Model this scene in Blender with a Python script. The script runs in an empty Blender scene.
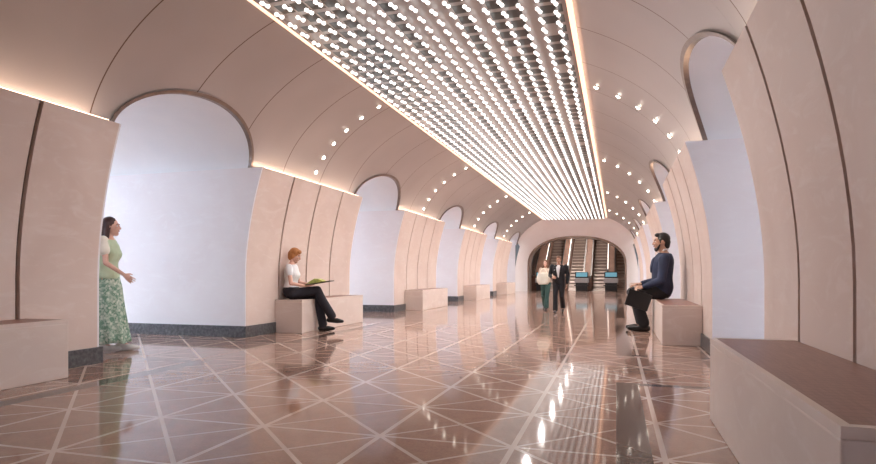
import bpy, bmesh, math, random
from mathutils import Vector, Matrix
random.seed(7)
PI = math.pi
sc = bpy.context.scene
COL = sc.collection
V = Vector

# ------------------------------------------------------------------ materials
def new_mat(name):
    m = bpy.data.materials.new(name); m.use_nodes = True
    nt = m.node_tree
    b = nt.nodes['Principled BSDF']
    return m, nt, b

def N(nt, typ, **kw):
    n = nt.nodes.new(typ)
    for k, v in kw.items():
        setattr(n, k, v)
    return n

def math_node(nt, op, a, b=None, c=None):
    n = nt.nodes.new('ShaderNodeMath'); n.operation = op
    for i, v in enumerate((a, b, c)):
        if v is None: continue
        if isinstance(v, (int, float)): n.inputs[i].default_value = v
        else: nt.links.new(v, n.inputs[i])
    return n.outputs[0]

def mix_col(nt, fac, a, b, blend='MIX'):
    n = nt.nodes.new('ShaderNodeMix'); n.data_type = 'RGBA'; n.blend_type = blend
    for idx, v in ((0, fac), (6, a), (7, b)):
        if isinstance(v, (int, float)): n.inputs[idx].default_value = v
        elif isinstance(v, (tuple, list)): n.inputs[idx].default_value = (*v[:3], 1)
        else: nt.links.new(v, n.inputs[idx])
    return n.outputs[2]

def noise(nt, scale, detail=4, rough=.55, coord='pos', stretch=None, dist=0.0):
    if coord == 'pos':
        src = N(nt, 'ShaderNodeNewGeometry').outputs['Position']
    else:
        src = N(nt, 'ShaderNodeTexCoord').outputs['Object']
    if stretch:
        mp = N(nt, 'ShaderNodeMapping'); mp.inputs['Scale'].default_value = stretch
        nt.links.new(src, mp.inputs[0]); src = mp.outputs[0]
    n = N(nt, 'ShaderNodeTexNoise')
    n.inputs['Scale'].default_value = scale; n.inputs['Detail'].default_value = detail
    n.inputs['Roughness'].default_value = rough; n.inputs['Distortion'].default_value = dist
    nt.links.new(src, n.inputs['Vector'])
    return n.outputs['Fac']

def ramp(nt, fac, p0, p1):
    n = N(nt, 'ShaderNodeMapRange'); n.inputs[1].default_value = p0; n.inputs[2].default_value = p1
    nt.links.new(fac, n.inputs[0]); return n.outputs[0]

def simple(name, c1, c2=None, rough=.5, metal=0.0, scale=8, coord='obj', stretch=None, lo=.35, hi=.65, bump=0.0, spec=None, ior=None):
    m, nt, b = new_mat(name)
    b.inputs['Roughness'].default_value = rough; b.inputs['Metallic'].default_value = metal
    if spec is not None: b.inputs['Specular IOR Level'].default_value = spec
    if ior is not None: b.inputs['IOR'].default_value = ior
    c2 = c2 or tuple(x * .88 for x in c1)
    f = ramp(nt, noise(nt, scale, coord=coord, stretch=stretch), lo, hi)
    nt.links.new(mix_col(nt, f, c1, c2), b.inputs['Base Color'])
    if bump:
        bp = N(nt, 'ShaderNodeBump'); bp.inputs['Strength'].default_value = bump; bp.inputs['Distance'].default_value = .01
        nt.links.new(f, bp.inputs['Height']); nt.links.new(bp.outputs[0], b.inputs['Normal'])
    return m

def emit(name, col, strength):
    m, nt, b = new_mat(name)
    b.inputs['Base Color'].default_value = (*col, 1); b.inputs['Roughness'].default_value = .3
    b.inputs['Emission Color'].default_value = (*col, 1); b.inputs['Emission Strength'].default_value = strength
    return m

def stone_mat(name, c1, c2, c3, rough=.42):
    m, nt, b = new_mat(name)
    b.inputs['Roughness'].default_value = rough
    big = ramp(nt, noise(nt, .9, 3, .5, dist=.8), .35, .68)
    col = mix_col(nt, big, c1, c2)
    vein = ramp(nt, noise(nt, 2.2, 6, .62, stretch=(1, 1, 2.6), dist=1.5), .52, .72)
    col = mix_col(nt, math_node(nt, 'MULTIPLY', vein, .55), col, c3)
    nt.links.new(col, b.inputs['Base Color'])
    return m

M = {}
M['stone'] = stone_mat('rose_limestone', (.76, .63, .565), (.69, .55, .485), (.82, .72, .67))
M['side_stone'] = stone_mat('pale_marble', (.88, .86, .88), (.85, .81, .83), (.92, .91, .93), .5)
M['bench_stone'] = stone_mat('bench_limestone', (.78, .66, .59), (.70, .58, .52), (.85, .76, .71), .4)
M['portal_stone'] = stone_mat('portal_limestone', (.95, .91, .90), (.92, .87, .86), (.97, .94, .93), .45)
M['lunette'] = simple('white_plaster', (.90, .93, .96), (.86, .90, .94), rough=.6, scale=1.2, coord='pos')
M['granite'] = simple('dark_granite', (.07, .068, .072), (.17, .175, .185), rough=.3, scale=22, coord='pos', lo=.4, hi=.75)
M['gap'] = simple('bronze_joint', (.16, .085, .06), (.12, .06, .045), rough=.45, metal=.3)
M['rim'] = simple('brushed_bronze', (.30, .25, .22), (.24, .20, .18), rough=.3, metal=.8)
M['steel'] = simple('brushed_steel', (.55, .53, .52), rough=.3, metal=.9)
M['frame'] = simple('panel_frame', (.38, .33, .31), rough=.4, metal=.5)
M['wood'] = None
M['peach'] = emit('warm_led_strip', (1.0, .64, .46), 1.15)
M['cove'] = emit('warm_cove_led', (1.0, .66, .45), 8.5)
M['bulb'] = emit('warm_bulb', (1.0, .90, .78), 14.0)
M['crystal'] = emit('lit_crystal', (1.0, .965, .94), 1.45)
M['tube'] = emit('cool_tube', (.71, .85, 1.0), 23.0)
M['tunnel_lamp'] = emit('tunnel_lamp', (1.0, .86, .76), 60.0)
M['rail_lamp'] = emit('rail_lamp', (1.0, .9, .82), 1.3)
M['tunnel'] = simple('tunnel_plaster', (.50, .40, .34), rough=.6, coord='pos', scale=1)
M['reveal'] = simple('bronze_reveal', (.30, .22, .18), rough=.4, metal=.3)
M['step'] = simple('escalator_steel', (.40, .34, .31), (.30, .25, .23), rough=.45, metal=.3, scale=3)
M['riser'] = simple('riser_steel', (.22, .17, .15), rough=.5, metal=.3)
M['brown_panel'] = simple('brown_panel', (.20, .115, .085), (.16, .09, .065), rough=.7, scale=2, coord='pos')
M['black'] = simple('black_plastic', (.015, .015, .017), rough=.35)
M['screen'] = emit('blue_screen', (.13, .34, .43), .42)
M['grey_plastic'] = simple('grey_plastic', (.42, .40, .40), rough=.4)
M['platform_wall'] = simple('platform_tile', (.78, .82, .88), rough=.5, coord='pos', scale=1)

def wood_mat():
    m, nt, b = new_mat('brown_wood_seat')
    b.inputs['Roughness'].default_value = .38
    n1 = ramp(nt, noise(nt, 6, 5, .6, stretch=(14, 1, 1)), .3, .7)
    col = mix_col(nt, n1, (.33, .165, .12), (.24, .11, .08))
    pos = N(nt, 'ShaderNodeNewGeometry').outputs['Position']
    sx = N(nt, 'ShaderNodeSeparateXYZ'); nt.links.new(pos, sx.inputs[0])
    fr = math_node(nt, 'FRACT', math_node(nt, 'MULTIPLY', sx.outputs[1], 1 / .06))
    ln = math_node(nt, 'LESS_THAN', fr, .10)
    col = mix_col(nt, math_node(nt, 'MULTIPLY', ln, .45), col, (.09, .045, .033))
    nt.links.new(col, b.inputs['Base Color'])
    return m
M['wood'] = wood_mat()

def vault_mat():
    m, nt, b = new_mat('satin_vault_panel')
    b.inputs['Roughness'].default_value = .34; b.inputs['Metallic'].default_value = .5
    pos = N(nt, 'ShaderNodeNewGeometry').outputs['Position']
    sx = N(nt, 'ShaderNodeSeparateXYZ'); nt.links.new(pos, sx.inputs[0])
    y = math_node(nt, 'DIVIDE', math_node(nt, 'SUBTRACT', sx.outputs[1], 5.30), 1.36)
    fr = math_node(nt, 'ABSOLUTE', math_node(nt, 'SUBTRACT', math_node(nt, 'FRACT', math_node(nt, 'ADD', y, 100.5)), .5))
    ln = math_node(nt, 'LESS_THAN', fr, .0062)
    big = ramp(nt, noise(nt, .7, 2, .5), .3, .7)
    col = mix_col(nt, big, (.53, .515, .515), (.47, .455, .455))
    col = mix_col(nt, ln, col, (.16, .11, .09))
    nt.links.new(col, b.inputs['Base Color'])
    return m
M['vault'] = vault_mat()

def floor_mat():
    m, nt, b = new_mat('polished_granite_floor')
    pos = N(nt, 'ShaderNodeNewGeometry').outputs['Position']
    sx = N(nt, 'ShaderNodeSeparateXYZ'); nt.links.new(pos, sx.inputs[0])
    X, Y = sx.outputs[0], sx.outputs[1]
    G = .865
    def lines(val, off, w):
        t = math_node(nt, 'DIVIDE', math_node(nt, 'SUBTRACT', val, off), G)
        fr = math_node(nt, 'ABSOLUTE', math_node(nt, 'SUBTRACT', math_node(nt, 'FRACT', math_node(nt, 'ADD', t, 200.5)), .5))
        return math_node(nt, 'LESS_THAN', fr, w / 2 / G)
    l1 = lines(X, 0, .034)
    l2 = lines(Y, 2.69, .026)
    l3 = lines(math_node(nt, 'ADD', X, Y), 2.69, .040)
    l4 = lines(math_node(nt, 'SUBTRACT', Y, X), 2.69, .032)
    L = math_node(nt, 'MAXIMUM', math_node(nt, 'MAXIMUM', l1, l2), math_node(nt, 'MAXIMUM', l3, l4))
    sp = ramp(nt, noise(nt, 55, 5, .7), .3, .7)
    bg = ramp(nt, noise(nt, 1.1, 3, .6), .3, .7)
    c = mix_col(nt, sp, (.40, .235, .18), (.25, .14, .105))
    c = mix_col(nt, math_node(nt, 'MULTIPLY', bg, .4), c, (.42, .28, .22))
    md = ramp(nt, noise(nt, 7, 5, .7, dist=.6), .45, .75)
    c = mix_col(nt, math_node(nt, 'MULTIPLY', md, .55), c, (.22, .115, .085))
    lc = mix_col(nt, bg, (.74, .62, .55), (.62, .51, .45))
    c = mix_col(nt, math_node(nt, 'MULTIPLY', L, .85), c, lc)
    # dark granite border: along each pier, returning into the passages
    ax = math_node(nt, 'ABSOLUTE', X)
    ph = math_node(nt, 'MODULO', math_node(nt, 'ADD', math_node(nt, 'SUBTRACT', Y, 7.92), 68.0), 6.8)
    inz = math_node(nt, 'LESS_THAN', ph, 4.85)
    s1 = math_node(nt, 'MULTIPLY', inz, math_node(nt, 'LESS_THAN', math_node(nt, 'ABSOLUTE', math_node(nt, 'SUBTRACT', ax, 2.43)), .10))
    e1 = math_node(nt, 'LESS_THAN', ph, .12)
    e2 = math_node(nt, 'LESS_THAN', math_node(nt, 'ABSOLUTE', math_node(nt, 'SUBTRACT', ph, 4.79)), .06)
    s2 = math_node(nt, 'MULTIPLY', math_node(nt, 'MAXIMUM', e1, e2), math_node(nt, 'GREATER_THAN', ax, 2.33))
    S = math_node(nt, 'MAXIMUM', s1, s2)
    dk = mix_col(nt, sp, (.105, .07, .058), (.07, .05, .042))
    c = mix_col(nt, math_node(nt, 'MULTIPLY', S, .92), c, dk)
    nt.links.new(c, b.inputs['Base Color'])
    b.inputs['Roughness'].default_value = .07
    b.inputs['IOR'].default_value = 1.38
    return m
M['floor'] = floor_mat()

def panel_mat():
    m, nt, b = new_mat('mirror_grid_panel')
    b.inputs['Roughness'].default_value = .35; b.inputs['Metallic'].default_value = .3
    pos = N(nt, 'ShaderNodeNewGeometry').outputs['Position']
    sx = N(nt, 'ShaderNodeSeparateXYZ'); nt.links.new(pos, sx.inputs[0])
    def cell(v, off, p):
        t = math_node(nt, 'DIVIDE', math_node(nt, 'SUBTRACT', v, off), p)
        t = math_node(nt, 'ADD', t, 100.0)
        return math_node(nt, 'FRACT', t), math_node(nt, 'FLOOR', t)
    fx, ix = cell(sx.outputs[0], 0, .205)
    fy, iy = cell(sx.outputs[1], 0, .31)
    def near(f, w): return math_node(nt, 'LESS_THAN', math_node(nt, 'ABSOLUTE', math_node(nt, 'SUBTRACT', f, .5)), w)
    spot = math_node(nt, 'MULTIPLY', near(fx, .44), near(fy, .36))
    wn = N(nt, 'ShaderNodeTexWhiteNoise'); wn.noise_dimensions = '1D'
    nt.links.new(ix, wn.inputs['W'])
    wn2 = N(nt, 'ShaderNodeTexWhiteNoise'); wn2.noise_dimensions = '2D'
    cb = N(nt, 'ShaderNodeCombineXYZ'); nt.links.new(ix, cb.inputs[0]); nt.links.new(iy, cb.inputs[1])
    nt.links.new(cb.outputs[0], wn2.inputs['Vector'])
    on = math_node(nt, 'MULTIPLY', math_node(nt, 'GREATER_THAN', wn.outputs['Value'], .36), math_node(nt, 'GREATER_THAN', wn2.outputs['Value'], .12))
    spot = math_node(nt, 'MULTIPLY', spot, on)
    c = mix_col(nt, spot, (.36, .33, .32), (.022, .024, .022))  # dark cells: shade of unmodelled recesses painted into the panel colour
    nt.links.new(c, b.inputs['Base Color'])
    return m
M['panel'] = panel_mat()

# ------------------------------------------------------------------ mesh helpers
class MB:
    def __init__(s): s.v = []; s.f = []
    def add(s, vs, fs):
        o = len(s.v); s.v += [V(x) for x in vs]; s.f += [tuple(i + o for i in f) for f in fs]
    def box(s, x0, x1, y0, y1, z0, z1):
        s.add([(x0, y0, z0), (x1, y0, z0), (x1, y1, z0), (x0, y1, z0), (x0, y0, z1), (x1, y0, z1), (x1, y1, z1), (x0, y1, z1)],
              [(0, 3, 2, 1), (4, 5, 6, 7), (0, 1, 5, 4), (1, 2, 6, 5), (2, 3, 7, 6), (3, 0, 4, 7)])
    def prism(s, poly, y0, y1):           # poly of (x,z) extruded along y
        n = len(poly)
        vs = [(x, y0, z) for x, z in poly] + [(x, y1, z) for x, z in poly]
        s.add(vs, [tuple(range(n)), tuple(range(2 * n - 1, n - 1, -1))] + [(i, i + n, (i + 1) % n + n, (i + 1) % n) for i in range(n)])
    def prismx(s, poly, x0, x1):          # poly of (y,z) extruded along x
        n = len(poly)
        vs = [(x0, y, z) for y, z in poly] + [(x1, y, z) for y, z in poly]
        s.add(vs, [tuple(range(n)), tuple(range(2 * n - 1, n - 1, -1))] + [(i, i + n, (i + 1) % n + n, (i + 1) % n) for i in range(n)])
    def loft(s, rings, closed=True, caps=True):
        n = len(rings[0]); vs = [p for r in rings for p in r]; fs = []
        for k in range(len(rings) - 1):
            for i in range(n if closed else n - 1):
                j = (i + 1) % n
                fs.append((k * n + i, k * n + j, (k + 1) * n + j, (k + 1) * n + i))
        if caps:
            fs.append(tuple(range(n - 1, -1, -1))); fs.append(tuple(range((len(rings) - 1) * n, len(rings) * n)))
        s.add(vs, fs)
    def cap(s, p0, r0, p1, r1, seg=14):
        p0, p1 = V(p0), V(p1); d = p1 - p0
        if d.length < 1e-6: d = V((0, 0, 1e-4))
        d.normalize()
        a = d.orthogonal().normalized(); b = d.cross(a)
        rs = []
        for k in (-88, -60, -30, 0):
            t = math.radians(k); rs.append((p0 + d * r0 * math.sin(t), r0 * math.cos(t)))
        for k in (0, 30, 60, 88):
            t = math.radians(k); rs.append((p1 + d * r1 * math.sin(t), r1 * math.cos(t)))
        s.loft([[c + (a * math.cos(2 * PI * i / seg) + b * math.sin(2 * PI * i / seg)) * r for i in range(seg)] for c, r in rs])
    def chain(s, pts):
        for (p0, r0), (p1, r1) in zip(pts, pts[1:]): s.cap(p0, r0, p1, r1)
    def ell(s, c, ax, ay, az, n=16, m=9):  # axes are vectors
        c = V(c); rings = []
        for k in range(m):
            t = -PI / 2 * .985 + PI * .985 * k / (m - 1)
            rings.append([c + V(az) * math.sin(t) + (V(ax) * math.cos(2 * PI * i / n) + V(ay) * math.sin(2 * PI * i / n)) * math.cos(t) for i in range(n)])
        s.loft(rings)
    def tube(s, pts, r, seg=8):
        s.chain([(p, r) for p in pts])
    def build(s, name, mat, parent=None, smooth=False, bevel=0, loc=None):
        me = bpy.data.meshes.new(name)
        me.from_pydata([tuple(p) for p in s.v], [], s.f)
        bm = bmesh.new(); bm.from_mesh(me); bmesh.ops.recalc_face_normals(bm, faces=bm.faces); bm.to_mesh(me); bm.free()
        me.materials.append(mat)
        if smooth:
            me.polygons.foreach_set('use_smooth', [True] * len(me.polygons))
        o = bpy.data.objects.new(name, me); COL.objects.link(o)
        if parent: o.parent = parent
        if loc: o.location = loc
        if bevel:
            md = o.modifiers.new('bevel', 'BEVEL'); md.width = bevel; md.segments = 2; md.limit_method = 'ANGLE'; md.angle_limit = math.radians(40)
        return o

def tag(o, label, cat, group=None, kind='thing'):
    o['label'] = label; o['category'] = cat; o['kind'] = kind
    if group: o['group'] = group
    return o
def empty(name, loc=(0, 0, 0)):
    o = bpy.data.objects.new(name, None); o.empty_display_size = .2; COL.objects.link(o); o.location = loc
    return o
def struct(o):
    o['kind'] = 'structure'; return o

# ------------------------------------------------------------------ dimensions
PITCH = 6.8; P0 = 1.6; PL = 4.0
PIERS = [P0 + PITCH * k for k in range(-1, 5)]           # near edge of each pier
PASS = [p + PL for p in PIERS]                           # near edge of each passage (2.8 wide)
PW = PITCH - PL
UB = 3.53; ZT = 2.8
A_, B_, Z0_ = 3.5, 2.26, 2.4
YN, YE = -3.6, 35.6
DEEP = 6.8
def face_u(z): return UB - (.33 * ((z - 1.0) / 1.8) ** 1.8 if z > 1.0 else 0)
def vault_u(z): return A_ * math.sqrt(max(0, 1 - ((z - Z0_) / B_) ** 2))
def vault_z(u): return Z0_ + B_ * math.sqrt(max(0, 1 - (u / A_) ** 2))
PROF = [0, .5, 1.0, 1.2, 1.4, 1.6, 1.8, 2.0, 2.2, 2.4, 2.6, ZT]

# ------------------------------------------------------------------ floor
mb = MB(); mb.add([(-11.5, YN, 0), (11.5, YN, 0), (11.5, 39.2, 0), (-11.5, 39.2, 0)], [(0, 1, 2, 3)])
struct(mb.build('floor', M['floor']))

# ------------------------------------------------------------------ ceiling vault with lunettes
RISE = .68
cols = []
y = YN
for p in PIERS:
    for k in range(9):
        yy = p + PL * k / 8
        if yy >= YN: cols.append((yy, 2.74))
    q = p + PL; yc = q + PW / 2
    for k in range(29):
        t = PI * k / 28
        cols.append((yc - PW / 2 * math.cos(t), ZT + RISE * math.sin(t)))
mb = MB(); NS = 40; VN = 1; rings = []
for yy, zl in cols:
    ph0 = math.asin((zl - Z0_) / B_)
    r = []
    for k in range(NS + 1):
        ph = ph0 + (PI / 2 - ph0) * k / NS
        r.append((-A_ * math.cos(ph), yy, Z0_ + B_ * math.sin(ph)))
    for k in range(NS - 1, -1, -1):
        ph = ph0 + (PI / 2 - ph0) * k / NS
        r.append((A_ * math.cos(ph), yy, Z0_ + B_ * math.sin(ph)))
    rings.append(r)
mb.loft(rings, closed=False, caps=False)
ceiling = struct(mb.build('ceiling', M['vault'], smooth=True))
ceiling.data.normals_split_custom_set_from_vertices([V((-v.co.x / A_ ** 2, 0, -(v.co.z - Z0_) / B_ ** 2)).normalized() * VN for v in ceiling.data.vertices])
for s in (-1, 1):
    for q in PASS:
        yc = q + PW / 2
        mb = MB(); rs = []
        for k in range(29):
            t = PI * k / 28
            yy = yc - PW / 2 * math.cos(t); z = ZT + RISE * math.sin(t)
            u0 = vault_u(z)
            rs.append([(s * (u0 + (DEEP - u0) * i / 6), yy, z) for i in range(7)])
        mb.loft(rs, closed=False, caps=False)
        o = struct(mb.build('lunette_vault', M['lunette'], ceiling, smooth=True))
        # rim: flat bronze band framing the opening
        mb = MB(); rs = []
        for k in range(41):
            t = PI * k / 40
            def pt(e, du):
                yy = yc - (PW / 2 + e) * math.cos(t); z = ZT + (RISE + e) * math.sin(t)
                return (s * (vault_u(z) + du), yy, z)
            rs.append([pt(-.012, -.03), pt(.03, -.03), pt(.03, .03), pt(-.012, .03)])
        mb.loft(rs)
        struct(mb.build('lunette_rim', M['rim'], ceiling))

# ------------------------------------------------------------------ platform halls at either side, near end wall
for s, nm in ((-1, 'left'), (1, 'right')):
    mb = MB(); mb.box(s * 11.4, s * 11.5, YN, 37, 0, 3.7); struct(mb.build('wall_' + nm, M['platform_wall']))
    mb = MB(); mb.box(s * 6.8, s * 11.5, YN, 37, 3.7, 3.8); struct(mb.build('ceiling_' + nm, M['platform_wall']))
    mb = MB(); mb.box(s * 6.8, s * 11.5, 36.9, 37.0, 0, 3.7); struct(mb.build('wall_%s_end' % nm, M['platform_wall']))
    pl = empty('platform_light', (s * 9.9, 16, 3.7))
    mb = MB(); mb.box(-.42, .42, -18, 19.5, -.07, -.002); mb.build('housing', M['steel'], pl)
    mb = MB(); mb.box(-.38, .38, -17.9, 19.4, -.10, -.0705); mb.build('diffuser', M['tube'], pl)
    tag(pl, 'long cool white light fixture over the %s platform, seen only as a pale glow' % nm, 'light')
mb = MB(); mb.box(-11.5, 11.5, YN - .1, YN, 0, 5); struct(mb.build('wall_back', M['stone']))

# ------------------------------------------------------------------ piers
ORD = {1: 'nearest', 2: 'second', 3: 'third', 4: 'fourth', 5: 'fifth and farthest'}
PIER_TXT = {
    (-1, 1): 'rose limestone pier at the left frame edge, walking woman beside it',
    (-1, 2): 'rose limestone pier of curved slabs behind the seated reading woman',
    (-1, 3): 'pinkish limestone pier third along the left row, after the reading woman',
    (-1, 4): 'pinkish limestone pier fourth along the left row, toward the escalators',
    (-1, 5): 'small-looking limestone pier last of the left row by the escalator arch',
    (1, 1): 'large limestone pier at right frame edge above the brown-topped bench',
    (1, 2): 'rose limestone pier behind the seated man in navy suit',
    (1, 3): 'limestone pier third along the right row, just past the seated man',
    (1, 4): 'limestone pier fourth along the right row, a narrow curved edge',
    (1, 5): 'limestone pier last of the right row by the escalator arch',
    (-1, 0): 'limestone pier on the left beside the camera, out of frame',
    (1, 0): 'limestone pier on the right beside the camera, out of frame',
}
def bench_span(k):      # along y
    p = PIERS[k]
    return (p + .46, p + 3.06) if k == 1 else (p + .88, p + 3.5)
for s in (-1, 1):
    for k, p in enumerate(PIERS):
        y0, y1 = p, p + PL
        if k == 0: y0 = YN + .12
        if k == 1 and s < 0: y1 -= .07
        root = empty('stone_pier', (s * UB, (y0 + y1) / 2, 0))
        tag(root, PIER_TXT[(s, k)], 'pier', 'stone piers along the hall')
        ox, oy = root.location.x, root.location.y
        def loc(mb):
            for v in mb.v: v.x -= ox; v.y -= oy
            return mb
        # core
        poly = [(s * (face_u(z) + .05), z) for z in PROF[:-1]] + [(s * (face_u(ZT) + .05), ZT - .02), (s * 3.75, ZT - .02), (s * 3.75, 3.7), (s * DEEP, 3.7), (s * DEEP, 0)]
        mb = MB(); mb.prism(poly, y0 + .03, y1 - .03); loc(mb).build('core', M['gap'], root)
        # side panels (pale marble), one at each end
        poly = [(s * (face_u(z) + .004), z) for z in PROF] + [(s * 3.75, ZT), (s * 3.75, 3.7), (s * DEEP, 3.7), (s * DEEP, 0)]
        for a, b_ in ((y0, y0 + .028), (y1 - .028, y1)):
            mb = MB(); mb.prism(poly, a, b_); loc(mb).build('side_panel', M['side_stone'], root)
        # four front slabs with dark joints
        nsl = 4 if k else 2
        g = .024; e0, e1 = y0 + .029, y1 - .029
        for i in range(nsl):
            a = e0 + (e1 - e0) * i / nsl + (g if i else 0); b_ = e0 + (e1 - e0) * (i + 1) / nsl - (g if i < nsl - 1 else 0)
            poly = [(s * face_u(z), z) for z in PROF] + [(s * (face_u(z) + .048), z) for z in reversed(PROF)]
            mb = MB(); mb.prism(poly, a, b_); loc(mb).build('front_slab', M['stone'], root)
        # dark granite plinth round the foot, broken by the bench
        bs, be = bench_span(k)
        if k == 1 and s < 0: be -= .02
        t = .03
        def seg(name, xa, xb, ya, yb):
            mb = MB(); mb.box(min(xa, xb), max(xa, xb), ya, yb, 0, .19); loc(mb).build(name, M['granite'], root, bevel=.004)
        seg('plinth', s * (UB - t), s * DEEP, y0 - t, y0 - .001)
        seg('plinth', s * (UB - t), s * DEEP, y1 + .001, y1 + t)
        if k:
            seg('plinth', s * (UB - t), s * (UB - .001), y0, bs - .002)
            seg('plinth', s * (UB - t), s * (UB - .001), be + .002, y1)
        # cove light strip lying on the pier top, behind the edge
        cv = empty('cove_light', (s * 3.275, (y0 + y1) / 2, ZT))
        mb = MB(); mb.box(-.045, .045, -(y1 - y0) / 2 + .12, (y1 - y0) / 2 - .12, .001, .012); mb.build('channel', M['steel'], cv)
        mb = MB(); mb.box(-.03, .03, -(y1 - y0) / 2 + .14, (y1 - y0) / 2 - .14, .0125, .02); mb.build('led_strip', M['cove'], cv)
        tag(cv, 'warm cove light on top of the ' + PIER_TXT[(s, k)].replace('rose ', '').replace('pinkish ', '').replace('large ', ''), 'light', 'warm cove lights on the pier tops')
        cv['label'] = ' '.join(cv['label'].split()[:16])

# ------------------------------------------------------------------ benches
BENCH_TXT = {
    (-1, 1): 'pale stone bench at the left frame edge, against the nearest pier',
    (-1, 2): 'pale stone bench the reading woman sits on',
    (-1, 3): 'empty pale stone bench third along the left side',
    (-1, 4): 'empty pale stone bench fourth along the left side',
    (-1, 5): 'small-looking empty stone bench last on the left, near the arch',
    (1, 1): 'large stone bench with brown slatted top filling the right foreground',
    (1, 2): 'pale stone bench the man in navy suit sits on',
    (1, 3): 'stone bench on the right hidden just beyond the seated man',
    (1, 4): 'stone bench fourth along the right side, mostly hidden',
    (1, 5): 'stone bench last along the right side by the arch',
}
for s in (-1, 1):
    for k in range(1, 6):
        bs, be = bench_span(k)
        if k == 1 and s < 0: be -= .02
        root = empty('stone_bench', (s * 3.25, (bs + be) / 2, 0))
        tag(root, BENCH_TXT[(s, k)], 'bench', 'stone benches along the piers')
        h = (be - bs) / 2; x0, x1 = -.27, .275
        if s < 0: xw, xf = -.275, .27
        else: xw, xf = .275, -.27
        mb = MB(); mb.box(min(xw, xf), max(xw, xf), -h, h, 0, .55); 
        mb.build('body', M['bench_stone'], root, bevel=.008)
        # stone rim around the wooden inset
        mb = MB(); w = .035
        fx0, fx1 = (xf - w, xf) if s < 0 else (xf, xf + w)
        mb.box(fx0, fx1, -h, h, .5505, .59)
        mb.box(xw if s < 0 else xf + w, (xf - w) if s < 0 else xw, -h, -h + w, .5505, .59)
        mb.box(xw if s < 0 else xf + w, (xf - w) if s < 0 else xw, h - w, h, .5505, .59)
        mb.build('rim', M['bench_stone'], root)
        mb = MB(); mb.box((xw if s < 0 else xf + w + .001), ((xf - w - .001) if s < 0 else xw), -h + w + .001, h - w - .001, .5506, .587)
        mb.build('seat_top', M['wood'], root)

# ------------------------------------------------------------------ end portal, arch and tunnel
HW, SPR, TOP = 2.93, 1.6, 3.36
def arch_pts(hw, spr, top, n=40, ex=2.25):
    pts = [(-hw, 0), (-hw, spr * .5)]
    for k in range(n + 1):
        t = PI * k / n
        c, sn = math.cos(t), math.sin(t)
        pts.append((-hw * math.copysign(abs(c) ** (2 / ex), c), spr + (top - spr) * abs(sn) ** (2 / ex)))
    pts += [(hw, spr * .5), (hw, 0)]
    return pts
def outer_pts(n=40):
    pts = [(-UB - .02, 0), (-UB - .02, .8)]
    for k in range(n + 1):
        t = PI * k / n
        c, sn = math.cos(t), math.sin(t)
        z = 1.0 + (Z0_ + B_ + .02 - 1.0) * sn ** .8
        u = min(3.56, abs(c) ** .75 * 3.56)
        # follow pier face then vault
        if z < ZT: u = face_u(z) + .02
        else: u = vault_u(z) + .02 if z > 3.0 else face_u(ZT) + .02 + (vault_u(3.0) - face_u(ZT)) * (z - ZT) / .2
        if z > 2.9: u = max(0, vault_u(min(z, Z0_ + B_)))
        pts.append((math.copysign(u, -c), z))
    pts += [(UB + .02, .8), (UB + .02, 0)]
    return pts
ip, op = arch_pts(HW, SPR, TOP), outer_pts()
mb = MB(); rs = []
for k in range(9):
    t = k / 8
    e = math.sin(t * PI / 2)         # concave sweep
    rs.append([(o_[0] + (i_[0] - o_[0]) * (t ** 1.0), 35.61 + 1.0 * (1 - math.cos(t * PI / 2)), o_[1] + (i_[1] - o_[1]) * (t ** 1.0)) for o_, i_ in zip(op, ip)])
mb.loft(rs, closed=False, caps=False)
struct(mb.build('wall_end', M['portal_stone'], smooth=True))
mb = MB(); mb.box(-DEEP, -UB - .01, 35.6, 35.75, 0, 3.7); mb.box(UB + .01, DEEP, 35.6, 35.75, 0, 3.7)
struct(mb.build('wall_end_sides', M['side_stone']))
# bronze reveal of the arch
mb = MB()
ip2 = arch_pts(HW - .10, SPR, TOP - .10)
mb.loft([[(x, 36.61, z) for x, z in ip], [(x, 36.6, z) for x, z in ip2], [(x, 37.7, z) for x, z in ip2]], closed=False, caps=False)
struct(mb.build('trim_1', M['reveal'], smooth=False))
# inclined tunnel
SL = math.tan(math.radians(30)); YS = 38.9; YT = 49.0
tp = arch_pts(3.5, 1.7, 3.9)
def lift(y): return max(0, (y - YS - .6) * SL)
mb = MB()
mb.loft([[(x, yy, z + lift(yy) - (.0 if yy < YS else .0)) for x, z in tp] for yy in (37.71, 38.9, 39.5, 41, 43, 45, 47, YT)], closed=False, caps=False)
struct(mb.build('wall_tunnel', M['tunnel'], smooth=True))
mb = MB(); mb.loft([[(x, 37.705, z) for x, z in ip2], [(x, 37.71, z) for x, z in tp]], closed=False, caps=False)
struct(mb.build('wall_tunnel_front', M['tunnel']))
mb = MB(); zt = lift(YT)
mb.box(-3.6, 3.6, YT, YT + .1, zt - 1, zt + 4.2); struct(mb.build('wall_tunnel_end', M['tunnel']))
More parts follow.
